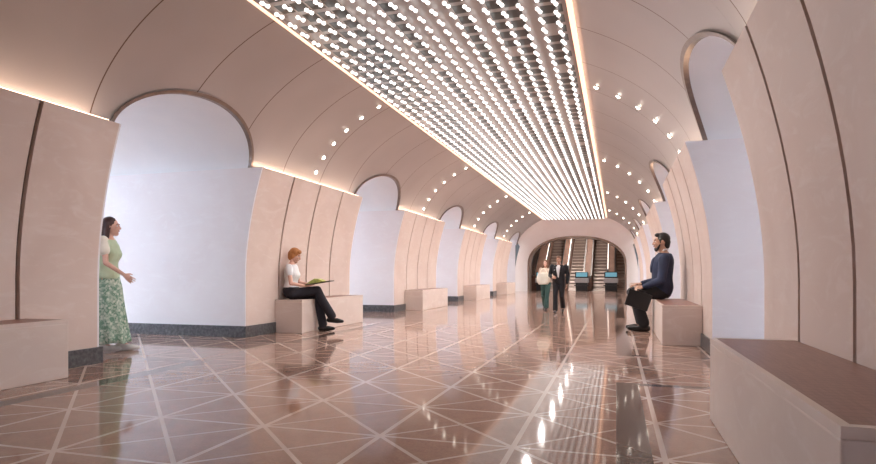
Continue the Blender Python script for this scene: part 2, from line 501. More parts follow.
# floor slab under the incline
mb = MB(); mb.prismx([(39.15, -.05), (39.5, -.05), (YT, lift(YT) - .12), (YT, lift(YT) - .3), (39.15, -.3)], -3.5, 3.5)
struct(mb.build('floor_incline', M['riser']))
ESC = [-1.74, -.22, 1.29, 2.80]
ESC_TXT = ['left escalator under the arch, behind the walking couple', 'escalator rising just to the right of the walking man', 'escalator rising between the two black consoles',
           'rightmost escalator, a sliver against the arch edge']
ESW = .42
for i, ex in enumerate(ESC):
    root = empty('escalator', (ex, YS, 0))
    w1 = min(ESW, 3.42 - ex)
    poly = [(.3, -.04)]
    n = int((YT - YS - .7) / .40)
    zz = 0.0; yy = .3; poly.append((yy, .004))
    for k in range(n):
        poly.append((yy + .40, zz + .004)); zz += .40 * SL; poly.append((yy + .40, zz + .004)); yy += .40
    poly.append((yy + .1, zz)); poly.append((yy + .1, zz - .3))
    mb = MB(); mb.prismx(poly, -ESW, w1); mb.build('steps', M['step'], root)
    # dark riser faces
    mb = MB(); yy = .3; zz = 0
    for k in range(n):
        yy += .40
        mb.box(-ESW + .01, w1 - .01, yy - .006, yy - .0005, zz + .01, zz + .40 * SL - .05); zz += .40 * SL
    mb.build('risers', M['riser'], root)
    mb = MB(); mb.box(-ESW, w1, -.35, .298, .001, .012); mb.build('comb_plate', M['steel'], root)
    tag(root, ESC_TXT[i], 'escalator', 'escalators under the end arch')
BANDS = [(-3.0, -2.2), (-1.28, -.68), (.24, .83), (1.75, 2.34)]
BAND_TXT = ['brown balustrade at far left of the escalators', 'brown balustrade behind the walking couple', 'brown balustrade behind the left black console', 'brown balustrade behind the right black console']
for i, (a, b_) in enumerate(BANDS):
    root = empty('escalator_balustrade', ((a + b_) / 2, YS, 0)); hw = (b_ - a) / 2
    mb = MB(); H = .92; L = YT - YS - .15
    mb.prismx([(-.2, .001), (.55, .001), (L, lift(YS + L) - .05), (L, lift(YS + L) + H), (.7, H), (-.2, H)], -hw, hw)
    mb.build('panel', M['brown_panel'], root, bevel=.02)
    for sx in (-1, 1):
        mb = MB(); c = sx * (hw - .06)
        mb.prismx([(-.28, H - .12), (-.24, H + .045), (.7, H + .045), (L, lift(YS + L) + H + .045), (L, lift(YS + L) + H + .002), (.72, H + .002), (-.2, H + .002)], c - .045, c + .045)
        mb.build('handrail', M['black'], root)
    mb = MB(); c = -hw + .16
    c = hw - .12 if i < 2 else -hw + .06
    mb.prismx([(1.4, H + .03 + .4), (L, lift(YS + L) + H + .03), (L, lift(YS + L) + H + .09), (1.4, H + .49)], c - .022, c + .022)
    if i != 2: mb.build('light_line', M['rail_lamp'], root)
    tag(root, BAND_TXT[i], 'balustrade', 'balustrades between the escalators')
for i, cx in enumerate([-2.2, .26, 2.03]):
    root = empty('escalator_console', (cx, YS - .75, 0))
    mb = MB(); mb.box(-.36, .36, -.22, .25, .001, .72); mb.build('body', M['black'], root, bevel=.02)
    mb = MB(); mb.prismx([(-.24, .50), (-.24, .78), (-.20, .80), (.27, .80), (.27, .50)], -.43, .43); mb.build('counter', M['grey_plastic'], root, bevel=.015)
    mb = MB(); mb.box(-.40, .40, -.14, .22, .801, 1.18); mb.build('cabinet', M['black'], root, bevel=.03)
    mb = MB(); mb.prismx([(-.165, .88), (-.142, .88), (-.142, 1.14), (-.165, 1.14)], -.34, .34); mb.build('screen', M['screen'], root)
    mb = MB(); mb.box(-.45, .45, -.28, .28, .30, .36); mb.build('bumper', M['black'], root, bevel=.01)
    tag(root, ['black console with blue screen at far left, by the walking woman', 'black console with blue screen nearest the walking man', 'black console with blue screen at the right of the arch'][i], 'console', 'consoles at the foot of the escalators')
# unseen lamps added to brighten the escalator tunnel
for i, (yy, x) in enumerate([(40.0, 0), (42.5, 0), (45, 0)]):
    root = empty('tunnel_lamp', (x, yy, 3.9 + lift(yy) - .16))
    mb = MB(); mb.box(-.8, .8, -.14, .14, -.08, -.03); mb.build('housing', M['steel'], root)
    mb = MB(); mb.box(-.75, .75, -.12, .12, -.10, -.081); mb.build('diffuser', M['tunnel_lamp'], root)
    tag(root, ['lamp on the escalator tunnel ceiling nearest the arch', 'middle lamp on the escalator tunnel ceiling', 'topmost lamp on the escalator tunnel ceiling'][i], 'lamp', 'escalator tunnel lamps')

# ------------------------------------------------------------------ the great ceiling light
FILL_W = 165
LZ = 4.27; LW = 1.76; LY0, LY1 = 3.4, 35.3
root = empty('ceiling_light_panel', (0, (LY0 + LY1) / 2, LZ))
def lc(mb):
    for v in mb.v: v.y -= root.location.y; v.z -= LZ
    return mb
mb = MB(); mb.box(-LW + .05, LW - .05, LY0, LY1, LZ + .012, LZ + .03); lc(mb).build('backing_panel', M['panel'], root)
mb = MB()
mb.box(-LW, -LW + .05, LY0, LY1, LZ, LZ + .05); mb.box(LW - .05, LW, LY0, LY1, LZ, LZ + .05)
mb.box(-LW, LW, LY0 - .05, LY0, LZ, LZ + .05); mb.box(-LW, LW, LY1, LY1 + .05, LZ, LZ + .05)
lc(mb).build('frame', M['frame'], root)
for s in (-1, 1):
    mb = MB(); x0, x1 = sorted((s * (LW + .001), s * (LW + .065)))
    mb.box(x0, x1, LY0, LY1, LZ + .0, vault_z(LW) - .004)
    o = lc(mb).build('edge_light', M['peach'], root); o['label'] = 'peach glowing edge strip'
def crystal(mb, x, y, z, r):          # a pair of cut crystals on one stem
    a = random.random() * .8; n = 6; d = .045; sk = .012
    prof = [(-d - r, .15), (-d - r * .3, .95), (-d + r * .4, .95), (0, .35), (d - r * .4, .95), (d + r * .3, .95), (d + r, .15)]
    mb.loft([[(x + sk * q / d + r * k * math.cos(a + 2 * PI * i / n), y + q, z + r * k * math.sin(a + 2 * PI * i / n)) for i in range(n)] for q, k in prof])
rest = MB(); spots = []
nx = 17
ny = int((LY1 - LY0 - .2) / .31)
for iy in range(ny):
    for ix in range(nx):
        x = (ix - (nx - 1) / 2) * .205
        yv = LY0 + .2 + iy * .31 + (.155 if ix % 2 else 0)
        spots.append((x, yv))
def view_rank(p):
    return (p[1] < 5.6, math.hypot(p[0] - 2.33, p[1]))
order = sorted(spots, key=view_rank)
for q, (x, yv) in enumerate(order):
    mb = MB() if q < 100 else rest
    r = .027
    crystal(mb, x, yv, LZ - .04, r)
    if q < 100: lc(mb).build('crystal_lamp', M['crystal'], root)
o = lc(rest).build('crystal_lamps', M['crystal'], root); o['kind'] = 'stuff'
tag(root, 'long rectangular ceiling light packed with rows of sparkling white crystals', 'ceiling light')

# added fill spots under the ceiling light to brighten the hall, stronger farther in
for iy in range(9):
    ld = bpy.data.lights.new('panel_downlight', 'SPOT'); ld.energy = FILL_W * (.62 + .125 * iy); ld.color = (1.0, .96, .93)
    ld.spot_size = math.radians(165); ld.spot_blend = .6; ld.shadow_soft_size = .05
    lo = bpy.data.objects.new('panel_downlight', ld); COL.objects.link(lo); lo.location = (0, LY0 + 2.4 + iy * 3.4, LZ - .09)

# ------------------------------------------------------------------ spotlight rows on the vault
spot_me = None
PNAME = {1: 'nearest', 2: 'second', 3: 'third', 4: 'fourth', 5: 'fifth'}
RNK = ['lowest', 'second from bottom', 'third from bottom', 'third from top', 'second from top', 'topmost']
ring_mb = MB(); 
for s in (-1, 1):
    for k in range(2, 6):
        yv = PIERS[k] + 2.05
        for i in range(6):
            ph = math.radians(17 + i * 7.6)
            # ellipse parameter
            u, z = A_ * math.cos(ph), Z0_ + B_ * math.sin(ph)
            nrm = V((-s * math.cos(ph) / A_, 0, -math.sin(ph) / B_)).normalized()
            pos = V((s * u, yv, z))
            rt = empty('spotlight', pos)
            rt.rotation_euler = nrm.to_track_quat('Z', 'Y').to_euler()
            if spot_me is None:
                mb = MB(); mb.loft([[(r * math.cos(2 * PI * j / 16), r * math.sin(2 * PI * j / 16), zz) for j in range(16)] for r, zz in ((.052, .0), (.052, .012), (.04, .014), (.04, .004))]); o1 = mb.build('ring', M['steel'], rt)
                mb = MB(); mb.loft([[(r * math.cos(2 * PI * j / 12), r * math.sin(2 * PI * j / 12), zz) for j in range(12)] for r, zz in ((.038, .006), (.034, .02), (.02, .03), (.004, .034))]); o2 = mb.build('bulb', M['bulb'], rt)
                spot_me = (o1, o2)
            else:
                for o_ in spot_me:
                    c = o_.copy(); COL.objects.link(c); c.parent = rt
            ld = bpy.data.lights.new('spotlight_lamp', 'SPOT'); ld.energy = 38; ld.color = (1.0, .91, .84)
            ld.spot_size = math.radians(130); ld.spot_blend = .8; ld.shadow_soft_size = .03
            lo = bpy.data.objects.new('spotlight_lamp', ld); COL.objects.link(lo); lo.parent = rt; lo.location = (0, 0, .045); lo.rotation_euler = (PI, 0, 0)
            tag(rt, 'small glowing spotlight, %s in the vault row over %s pier on %s' % (RNK[i], PNAME[k], 'left' if s < 0 else 'right'), 'spotlight', 'spotlight rows on the vault')

# ------------------------------------------------------------------ people
M['skin_fair'] = simple('fair_skin', (.72, .44, .34), (.66, .38, .29), rough=.5, scale=14)
M['skin_tan'] = simple('tan_skin', (.52, .30, .21), (.46, .26, .18), rough=.5, scale=14)
M['hair_dark'] = simple('dark_brown_hair', (.075, .030, .027), (.04, .016, .014), rough=.45, scale=30, stretch=(1, 1, .15))
M['hair_ginger'] = simple('ginger_hair', (.50, .22, .07), (.36, .13, .035), rough=.5, scale=30, stretch=(1, 1, .2))
M['hair_black'] = simple('black_hair', (.014, .012, .012), (.008, .007, .007), rough=.45, scale=30)
M['hair_brown'] = simple('brown_hair', (.22, .12, .075), (.14, .07, .045), rough=.5, scale=30)
M['green_top'] = simple('sage_green_fabric', (.55, .65, .46), (.47, .57, .39), rough=.8, scale=9)
M['cream'] = simple('cream_fabric', (.84, .80, .70), (.77, .72, .61), rough=.8, scale=9)
M['beige'] = simple('beige_fabric', (.66, .54, .44), (.58, .46, .37), rough=.8, scale=9)
M['white_shirt'] = simple('white_cotton', (.86, .86, .88), (.78, .78, .82), rough=.8, scale=7)
M['dark_trousers'] = simple('dark_navy_trousers', (.022, .02, .03), (.014, .013, .02), rough=.8, scale=9)
M['black_suit'] = simple('black_suit_cloth', (.016, .016, .02), (.011, .011, .014), rough=.8, scale=9)
M['navy_suit'] = simple('navy_suit_cloth', (.028, .040, .092), (.02, .029, .066), rough=.75, scale=7)
M['teal_trousers'] = simple('teal_trousers', (.045, .11, .10), (.03, .08, .075), rough=.8, scale=9)
M['shoe_black'] = simple('black_leather', (.014, .013, .014), rough=.3, scale=8)
M['shoe_white'] = simple('white_leather', (.80, .77, .74), rough=.35, scale=8)
M['eye_white'] = simple('eye_white', (.8, .78, .76), rough=.2)
M['iris'] = simple('dark_iris', (.05, .03, .02), rough=.2)
M['lips'] = simple('lips', (.50, .16, .14), rough=.4)
def floral():
    m, nt, b = new_mat('floral_cotton'); b.inputs['Roughness'].default_value = .8
    src = N(nt, 'ShaderNodeTexCoord').outputs['Object']
    vo = N(nt, 'ShaderNodeTexVoronoi'); vo.inputs['Scale'].default_value = 22
    nt.links.new(src, vo.inputs['Vector'])
    n1 = ramp(nt, noise(nt, 21, 3, .6, coord='obj', dist=1.0), .42, .58)
    n2 = ramp(nt, vo.outputs['Distance'], .30, .42)
    c = mix_col(nt, n1, (.15, .29, .20), (.46, .56, .45))
    c = mix_col(nt, math_node(nt, 'MULTIPLY', math_node(nt, 'SUBTRACT', 1.0, n2), .7), c, (.72, .76, .66))
    nt.links.new(c, b.inputs['Base Color']); return m
M['floral'] = floral()
M['magazine'] = simple('yellow_green_page', (.62, .66, .16), (.34, .38, .10), rough=.5, scale=22)
M['cover'] = simple('dark_olive_cover', (.10, .085, .04), (.06, .05, .03), rough=.5, scale=10)

def organic(name, mb, mat, parent=None, voxel=.008, it=3, floor=None, minz=None):
    me = bpy.data.meshes.new('tmp'); me.from_pydata([tuple(p) for p in mb.v], [], mb.f)
    bm = bmesh.new(); bm.from_mesh(me); bmesh.ops.recalc_face_normals(bm, faces=bm.faces); bm.to_mesh(me); bm.free()
    o = bpy.data.objects.new('tmp', me); COL.objects.link(o)
    r = o.modifiers.new('r', 'REMESH'); r.mode = 'VOXEL'; r.voxel_size = voxel
    if it:
        s = o.modifiers.new('s', 'SMOOTH'); s.factor = .5; s.iterations = it
    dg = bpy.context.evaluated_depsgraph_get()
    m2 = bpy.data.meshes.new_from_object(o.evaluated_get(dg))
    bpy.data.objects.remove(o); bpy.data.meshes.remove(me)
    m2.name = name; m2.materials.clear(); m2.materials.append(mat)
    if floor is not None:
        for v in m2.vertices:
            if v.co.z < floor: v.co.z = floor
    m2.polygons.foreach_set('use_smooth', [True] * len(m2.polygons))
    o = bpy.data.objects.new(name, m2); COL.objects.link(o)
    if parent: o.parent = parent
    return o

TORSO = {
 'm': [(0, .09, .08, 0), (.08, .155, .105, 0), (.22, .168, .118, -.005), (.45, .150, .108, .005), (.65, .170, .120, .012), (.80, .182, .115, .005), (.90, .150, .088, -.005), (.96, .085, .066, -.005), (1.0, .056, .056, 0)],
 'f': [(0, .09, .085, 0), (.08, .155, .110, -.01), (.22, .172, .122, -.012), (.45, .122, .092, .004), (.64, .142, .122, .022), (.80, .152, .100, .004), (.90, .125, .078, -.005), (.96, .070, .056, -.005), (1.0, .047, .047, 0)],
}
class Fig:
    """joint layout: forward +y, right hand +x, up +z"""
    def __init__(s, sex, P, Nk, bend=0.0, twist=0):
        s.sex = sex; s.P = V(P); s.N = V(Nk); s.bend = bend
        s.up = (s.N - s.P).normalized(); s.R = V((1, 0, 0))
        s.F = s.up.cross(s.R).normalized()
        s.T = {k: [(V(a), b) for a, b in []] for k in ()}
    def c(s, t):
        base = s.P - s.up * .10
        return base.lerp(s.N, t) - s.F * s.bend * math.sin(PI * t)
    def rxy(s, t):
        tab = TORSO[s.sex]
        for a, b in zip(tab, tab[1:]):
            if a[0] <= t <= b[0]:
                q = (t - a[0]) / (b[0] - a[0]); q = q * q * (3 - 2 * q)
                return [a[i] + (b[i] - a[i]) * q for i in (1, 2, 3)]
        return list(tab[-1][1:])
    def torso(s, mb, infl=0, t0=0, t1=1.0, n=20, flare=0):
        rs = []
        for k in range(15):
            t = t0 + (t1 - t0) * k / 14
            rx, ry, yo = s.rxy(t); fl = flare * max(0, 1 - (t - t0) / .3) ** 1.5
            cc = s.c(t) + s.F * yo
            rs.append([cc + s.R * (rx + infl + fl) * math.cos(2 * PI * i / n) + s.F * (ry + infl + fl) * math.sin(2 * PI * i / n) for i in range(n)])
        mb.loft(rs)
    def front(s, t, x, off):
        rx, ry, yo = s.rxy(t); rx += .02; ry += .02
        return s.c(t) + s.F * (yo + ry * math.sqrt(max(.05, 1 - (x / rx) ** 2)) + off) + s.R * x

def head(mb, c, f, u):
    r = f.cross(u).normalized()
    mb.ell(c + u * .022 - f * .012, r * .074, f * .092, u * .094)
    mb.ell(c + f * .024 - u * .036, r * .058, f * .068, u * .086)
    mb.cap(c + f * .055 - u * .100, .030, c + f * .062 - u * .098, .026)
    mb.cap(c + f * .086 + u * .008, .008, c + f * .106 - u * .030, .0135)
    mb.cap(c + f * .098 - u * .034 - r * .009, .009, c + f * .098 - u * .034 + r * .009, .009)
    mb.cap(c + f * .080 + u * .022 - r * .034, .012, c + f * .080 + u * .022 + r * .034, .012)
    for s in (-1, 1):
        mb.cap(c + f * .066 - u * .022 + r * s * .036, .02, c + f * .05 - u * .05 + r * s * .036, .02)
        mb.ell(c + r * s * .076 - f * .008 - u * .008, r * .010, f * .020, u * .031, n=10, m=7)
def face_parts(root, c, f, u, brow):
    r = f.cross(u).normalized()
    for s in (-1, 1):
        mb = MB(); mb.ell(c + f * .079 + u * .003 + r * s * .032, r * .014, f * .010, u * .009, n=10, m=7)
        e = mb.build('eye', M['eye_white'], root, smooth=True)
        mb = MB(); mb.ell(c + f * .087 + u * .003 + r * s * .032, r * .006, f * .004, u * .006, n=8, m=5)
        mb.build('iris', M['iris'], e, smooth=True)
        mb = MB(); mb.cap(c + f * .091 + u * .026 + r * s * .018, .004, c + f * .082 + u * .027 + r * s * .046, .003, 8); mb.build('eyebrow', brow, root, smooth=True)
    mb = MB(); mb.cap(c + f * .091 - u * .062 - r * .018, .005, c + f * .096 - u * .062, .007, 8); mb.cap(c + f * .096 - u * .062, .007, c + f * .091 - u * .062 + r * .018, .005, 8)
    mb.build('lips', M['lips'], root, smooth=True)

def hand(mb, w, d, n, t, curl=.5, size=1.0):
    """w wrist, d finger direction, n palm normal (fingers curl toward it), t thumb side"""
    d = V(d).normalized(); n = V(n); n = (n - d * n.dot(d)).normalized(); t0 = d.cross(n)
    t = t0 if t0.dot(V(t)) > 0 else -t0
    S = size; w = V(w)
    rs = []
    for q, hw, th in ((-.01, .022, .018), (.02, .030, .019), (.055, .040, .017), (.085, .041, .014)):
        rs.append([w + d * q * S + t * hw * S * math.cos(2 * PI * i / 12) + n * th * S * math.sin(2 * PI * i / 12) for i in range(12)])
    mb.loft(rs)
    for off, L, fan in ((.034, .070, .10), (.0115, .080, .03), (-.0115, .074, -.04), (-.033, .058, -.12)):
        p = w + d * .078 * S + t * off * S; a = 0
        rad = .0092 * S
        for j, fr in enumerate((.45, .32, .23)):
            a += curl * (.55 if j == 0 else .8)
            dd = (d + t * fan).normalized() * math.cos(a) + n * math.sin(a)
            p2 = p + dd * L * fr * 1.15 * S
            mb.cap(p, rad, p2, rad * .93, 8); p = p2; rad *= .93
    p = w + d * .022 * S + t * .026 * S; dd = (d * .75 + t * .75 + n * .25).normalized()
    p2 = p + dd * .042 * S; mb.cap(p, .0125 * S, p2, .0105 * S, 8)
    dd = (d * .95 + t * .3 + n * .35).normalized(); mb.cap(p2, .0105 * S, p2 + dd * .032 * S, .0085 * S, 8)

def limb_arm(mb, sh, el, wr, infl=0, r=(.050, .040, .027), upto=1.0):
    mb.cap(sh, r[0] + infl, el, r[1] + infl)
    if upto > 1: mb.cap(el, r[1] + infl, wr, r[2] + infl)
def limb_leg(mb, hp, kn, an, infl=0, flare=0):
    hp, kn, an = V(hp), V(kn), V(an)
    mb.cap(hp, .086 + infl, kn, .056 + infl)
    mid = kn.lerp(an, .35); back = V((0, -.012, 0))
    mb.cap(kn, .055 + infl, mid + back, .056 + infl); mb.cap(mid + back, .056 + infl, an, .038 + infl + flare)
def foot(mb, an, d, infl=0, heel=.0):
    an = V(an); d = V(d).normalized(); flat = V((d.x, d.y, 0)).normalized()
    base = an - V((0, 0, .055))
    mb.cap(an, .036 + infl, base - flat * .045, .032 + infl)
    mb.cap(base - flat * .045, .032 + infl, base + d * .10, .034 + infl)
    mb.cap(base + d * .10, .034 + infl, base + d * .165, .020 + infl)
    mb.cap(an, .036 + infl, base + d * .10, .028 + infl)

def body(fig, c, f, u, arms, legs, skin, voxel=.0065, size=1.0):
    mb = MB()
    fig.torso(mb); mb.cap(fig.N - fig.up * .03, .052 if fig.sex == 'm' else .045, c - u * .055 - f * .015, .05 if fig.sex == 'm' else .042)
    head(mb, c, f, u)
    for a in arms:
        limb_arm(mb, V(a['s']), V(a['e']), V(a['w']), r=(.048, .039, .026) if fig.sex == 'm' else (.041, .033, .022), upto=2)
        hand(mb, a['w'], a['d'], a['n'], a['t'], a.get('curl', .5), 1.0 if fig.sex == 'm' else .92)
    for l in legs:
        limb_leg(mb, l['h'], l['k'], l['a']); foot(mb, l['a'], l['f'])
    return organic('person', mb, skin, voxel=voxel, it=2)
def shoes(root, legs, mat, floor=0.0, heel=False):
    for l in legs:
        mb = MB(); an = V(l['a']); d = V(l['f']).normalized()
        base = an - V((0, 0, .055)); fl = V((d.x, d.y, 0)).normalized()
        mb.cap(base - fl * .048, .043, base + d * .10, .044); mb.cap(base + d * .10, .044, base + d * .185, .026)
        mb.cap(an - V((0, 0, .02)), .048, base - fl * .03, .043)
        mb.cap(an - V((0, 0, .03)), .046, base + d * .09, .038)
        if heel: mb.cap(base - fl * .055, .02, V(base - fl * .06) - V((0, 0, .07)), .012)
        organic('shoe', mb, mat, root, voxel=.007, it=2, floor=l.get('floor', floor))
def place(o, px, py, rz, sc_):
    o.location = (px, py, 0); o.rotation_euler = (0, 0, rz); o.scale = (sc_,) * 3

UPV = V((0, 0, 1)); FV = V((0, 1, 0))
# --- the woman walking out of the left passage (faces +x in the hall)
fg = Fig('f', (0, 0, .95), (0, .02, 1.475))
hc = V((0, .045, 1.605))
arms = [dict(s=(.165, .01, 1.40), e=(.215, .045, 1.13), w=(.20, .245, .985), d=(-.02, .75, -.62), n=(-1, .1, -.1), t=(0, .5, .8), curl=.35),
        dict(s=(-.165, .01, 1.40), e=(-.22, -.10, 1.15), w=(-.21, -.13, .91), d=(.0, .1, -1), n=(1, 0, 0), t=(0, 1, 0), curl=.4)]
legs = [dict(h=(.085, 0, .92), k=(.085, .05, .52), a=(.08, -.02, .10), f=(.05, 1, 0)),
        dict(h=(-.085, 0, .92), k=(-.08, .10, .52), a=(-.06, .15, .10), f=(-.05, 1, -.05))]
o = body(fg, hc, FV, UPV, arms, legs, M['skin_fair'])
face_parts(o, hc, FV, UPV, M['hair_dark'])
mb = MB(); fg.torso(mb, .016, .14, .93, flare=.02)
for a in arms: mb.cap(V(a['s']) + V((0, 0, -.005)), .058, V(a['s']).lerp(V(a['e']), .35), .058)
organic('blouse', mb, M['green_top'], o, .008, 3)
for a in arms:
    mb = MB(); mb.cap(V(a['s']) + V((0, -.012, .012)), .064, V(a['s']).lerp(V(a['e']), .42) + V((0, -.014, 0)), .074)
    organic('sleeve', mb, M['cream'], o, .008, 3)['label'] = 'cream short sleeve'
mb = MB(); rs = []
for k in range(19):
    t = k / 18; z = 1.08 - t * .96
    rx = .130 + .050 * min(1, t * 4) + .045 * t; ry = .105 + .04 * min(1, t * 4) + .075 * t; yo = .0 + .06 * t * t
    rs.append([V(((rx + .014 * t * math.sin(9 * a)) * math.cos(a), yo + (ry + .014 * t * math.sin(9 * a + 1)) * math.sin(a), z + .012 * math.sin(5 * a) * t)) for a in [2 * PI * i / 72 for i in range(72)]])
mb.loft(rs); mb.build('skirt', M['floral'], o, smooth=True)
shoes(o, legs, M['shoe_white'])
mb = MB(); mb.ell(hc + V((0, -.022, .034)), V((.083, 0, 0)), V((0, .094, 0)), V((0, 0, .092)))
mb.cap(hc + V((0, -.055, .0)), .078, hc + V((0, -.075, -.16)), .066)
for s in (-1, 1): mb.cap(hc + V((s * .062, -.02, .02)), .034, hc + V((s * .07, -.035, -.15)), .030)
organic('hair', mb, M['hair_dark'], o, .008, 2)
place(o, -4.27, 6.36, -PI / 2 + .52, 1.815 / 1.715)
tag(o, 'woman walking past the left pier in sage green top and long floral skirt', 'person')

# --- the woman reading on the second left bench (faces +x)
hz = .545                                  # bench height in her own units
fg = Fig('f', (0, 0, hz + .118), (0, -.015, hz + .625), bend=.03)
hc = V((0, .035, hz + .75)); f2 = V((0, .93, -.36)).normalized(); u2 = V((0, .36, .93)).normalized()
arms = [dict(s=(.165, -.02, hz + .545), e=(.215, .03, hz + .27), w=(.12, .24, hz + .225), d=(-.25, .9, .1), n=(-.3, -.1, .9), t=(.9, .2, .2), curl=.35),
        dict(s=(-.165, -.02, hz + .545), e=(-.215, .04, hz + .28), w=(-.10, .27, hz + .245), d=(.25, .9, .1), n=(.3, -.1, .9), t=(-.9, .2, .2), curl=.35)]
legs = [dict(h=(.085, .02, hz + .088), k=(.03, .43, hz + .155), a=(-.03, .66, .245), f=(-.02, .97, -.12), floor=-1),
        dict(h=(-.085, .02, hz + .088), k=(-.07, .42, hz + .05), a=(-.06, .50, .098), f=(-.03, 1, 0))]
o = body(fg, hc, f2, u2, arms, legs, M['skin_fair'])
face_parts(o, hc, f2, u2, M['hair_ginger'])
mb = MB(); fg.torso(mb, .015, .24, .94)
for a in arms: mb.cap(V(a['s']), .058, V(a['s']).lerp(V(a['e']), .38), .056)
organic('shirt', mb, M['white_shirt'], o, .008, 3)
mb = MB(); fg.torso(mb, .016, 0, .32)
for l in legs: limb_leg(mb, l['h'], l['k'], V(l['a']) + V((0, 0, .015)), .016, .022)
organic('trousers', mb, M['dark_trousers'], o, .009, 3, floor=.0)
shoes(o, legs, M['shoe_black'])
mb = MB(); mb.ell(hc + u2 * .036 - f2 * .020, V((.086, 0, 0)), f2 * .098, u2 * .092)
mb.cap(hc - f2 * .055 + u2 * .0, .075, hc - f2 * .05 - u2 * .055, .06)
for s in (-1, 1): mb.ell(hc + V((s * .066, 0, 0)) - f2 * .02 - u2 * .02, V((.026, 0, 0)), f2 * .042, u2 * .06)
mb.ell(hc + u2 * .075 + f2 * .045, V((.062, 0, 0)), f2 * .045, u2 * .04)
organic('hair', mb, M['hair_ginger'], o, .008, 2)
SW = 1.85 / 1.715
WX, WY = -3.36, 9.62
place(o, WX, WY, -PI / 2 + .24, SW)
tag(o, 'woman with ginger hair seated on the left bench reading, white shirt and dark trousers', 'person')
# magazine open in her hands
mz = empty('magazine', (0, 0, 0))
mb = MB()
def slab(mb, y0, y1, z0, z1, th, w, tiltx=0):
    mb.prismx([(y0, z0), (y1, z1), (y1, z1 + th), (y0, z0 + th)], -w, w)
slab(mb, -.02, .44, .0, .075, .018, .16); mb.build('cover', M['cover'], mz)
mb = MB()
mb.prismx([(-.01, .021), (.06, .075), (.15, .125), (.22, .115), (.30, .077), (.34, .078), (.34, .0745), (.2, .0545), (-.01, .0195)], -.15, .15)
mb.build('pages', M['magazine'], mz)
mz.rotation_euler = (0, 0, -PI / 2 + .24)
q = Matrix.Rotation(-PI / 2 + .24, 3, 'Z') @ V((0.01, .27 * SW, 0))
mz.location = (WX + q.x, WY + q.y, (hz + .235) * SW)
tag(mz, 'open magazine with yellow green pages held on the reading woman\'s lap', 'magazine')

# --- man in the navy suit on the second right bench (faces -x)
SM = 1.37; hz = .592 / SM
fg = Fig('m', (0, 0, hz + .118), (0, -.03, hz + .635))
hc = V((0, .005, hz + .765))
arms = [dict(s=(-.20, -.02, hz + .54), e=(-.245, .02, hz + .25), w=(-.19, .235, hz + .165), d=(.1, .9, -.25), n=(.6, 0, -.8), t=(.6, .2, .6), curl=.6),
        dict(s=(.20, -.02, hz + .54), e=(.245, .02, hz + .25), w=(.13, .25, hz + .20), d=(-.3, .9, -.1), n=(0, 0, -1), t=(-.8, .3, 0), curl=.3)]
legs = [dict(h=(-.09, .02, hz + .092), k=(-.10, .375, hz + .085), a=(-.10, .235, .095), f=(-.08, 1, 0)),
        dict(h=(.09, .02, hz + .092), k=(.10, .375, hz + .085), a=(.10, .25, .095), f=(.08, 1, 0))]
o = body(fg, hc, FV, UPV, arms, legs, M['skin_tan'])
face_parts(o, hc, FV, UPV, M['hair_black'])
def jacket(fg, arms, mat, o, t0=.06, vox=.009):
    mb = MB(); fg.torso(mb, .024, t0, .965)
    for a in arms:
        e = V(a['e']); w_ = V(a['w'])
        mb.cap(V(a['s']), .070, e, .056); mb.cap(e, .056, e.lerp(w_, .92), .041)
    j = organic('jacket', mb, mat, o, vox, 3)
    return j
def shirt_front(fg, o, t_low, mat, lapel, nm='shirt_front'):
    mb = MB(); rs_f = []; rs_b = []
    for k in range(9):
        t = t_low + (.955 - t_low) * k / 8; w_ = .012 + .058 * (k / 8) ** .8
        rs_f.append([fg.front(t, w_ * q, .007) for q in (-1, -.5, 0, .5, 1)])
        rs_b.append([fg.front(t, w_ * q, -.02) for q in (1, .5, 0, -.5, -1)])
    mb.loft([a + b for a, b in zip(rs_f, rs_b)])
    mb.build(nm, mat, o, smooth=True)
    for s in (-1, 1):
        mb = MB(); rs = []
        for k in range(9):
            t = t_low - .02 + (.955 - t_low) * k / 8; w_ = .012 + .058 * (k / 8) ** .8; e = .012 + .035 * math.sin(PI * min(1, k / 8 + .12))
            rs.append([fg.front(t, s * w_, .016), fg.front(t, s * (w_ + e), .014), fg.front(t, s * (w_ + e), -.01), fg.front(t, s * w_, -.01)])
        mb.loft(rs); mb.build('lapel', lapel, o)
    mb = MB()
    for s in (-1, 1):
        mb.cap(fg.N + fg.F * .055 + V((s * .012, 0, -.025)), .012, fg.N + V((s * .052, 0, .022)), .013, 8)
    mb.cap(fg.N + V((-.052, 0, .022)), .013, fg.N - fg.F * .05 + V((0, 0, .035)), .013, 8); mb.cap(fg.N + V((.052, 0, .022)), .013, fg.N - fg.F * .05 + V((0, 0, .035)), .013, 8)
    organic('collar', mb, mat, o, .005, 1)
jacket(fg, arms, M['navy_suit'], o, .03)
shirt_front(fg, o, .55, M['white_shirt'], M['navy_suit'])
mb = MB(); fg.torso(mb, .016, 0, .30)
for l in legs: limb_leg(mb, l['h'], l['k'], V(l['a']) + V((0, 0, .02)), .016, .024)
organic('trousers', mb, M['black_suit'], o, .009, 3)
shoes(o, legs, M['shoe_black'])
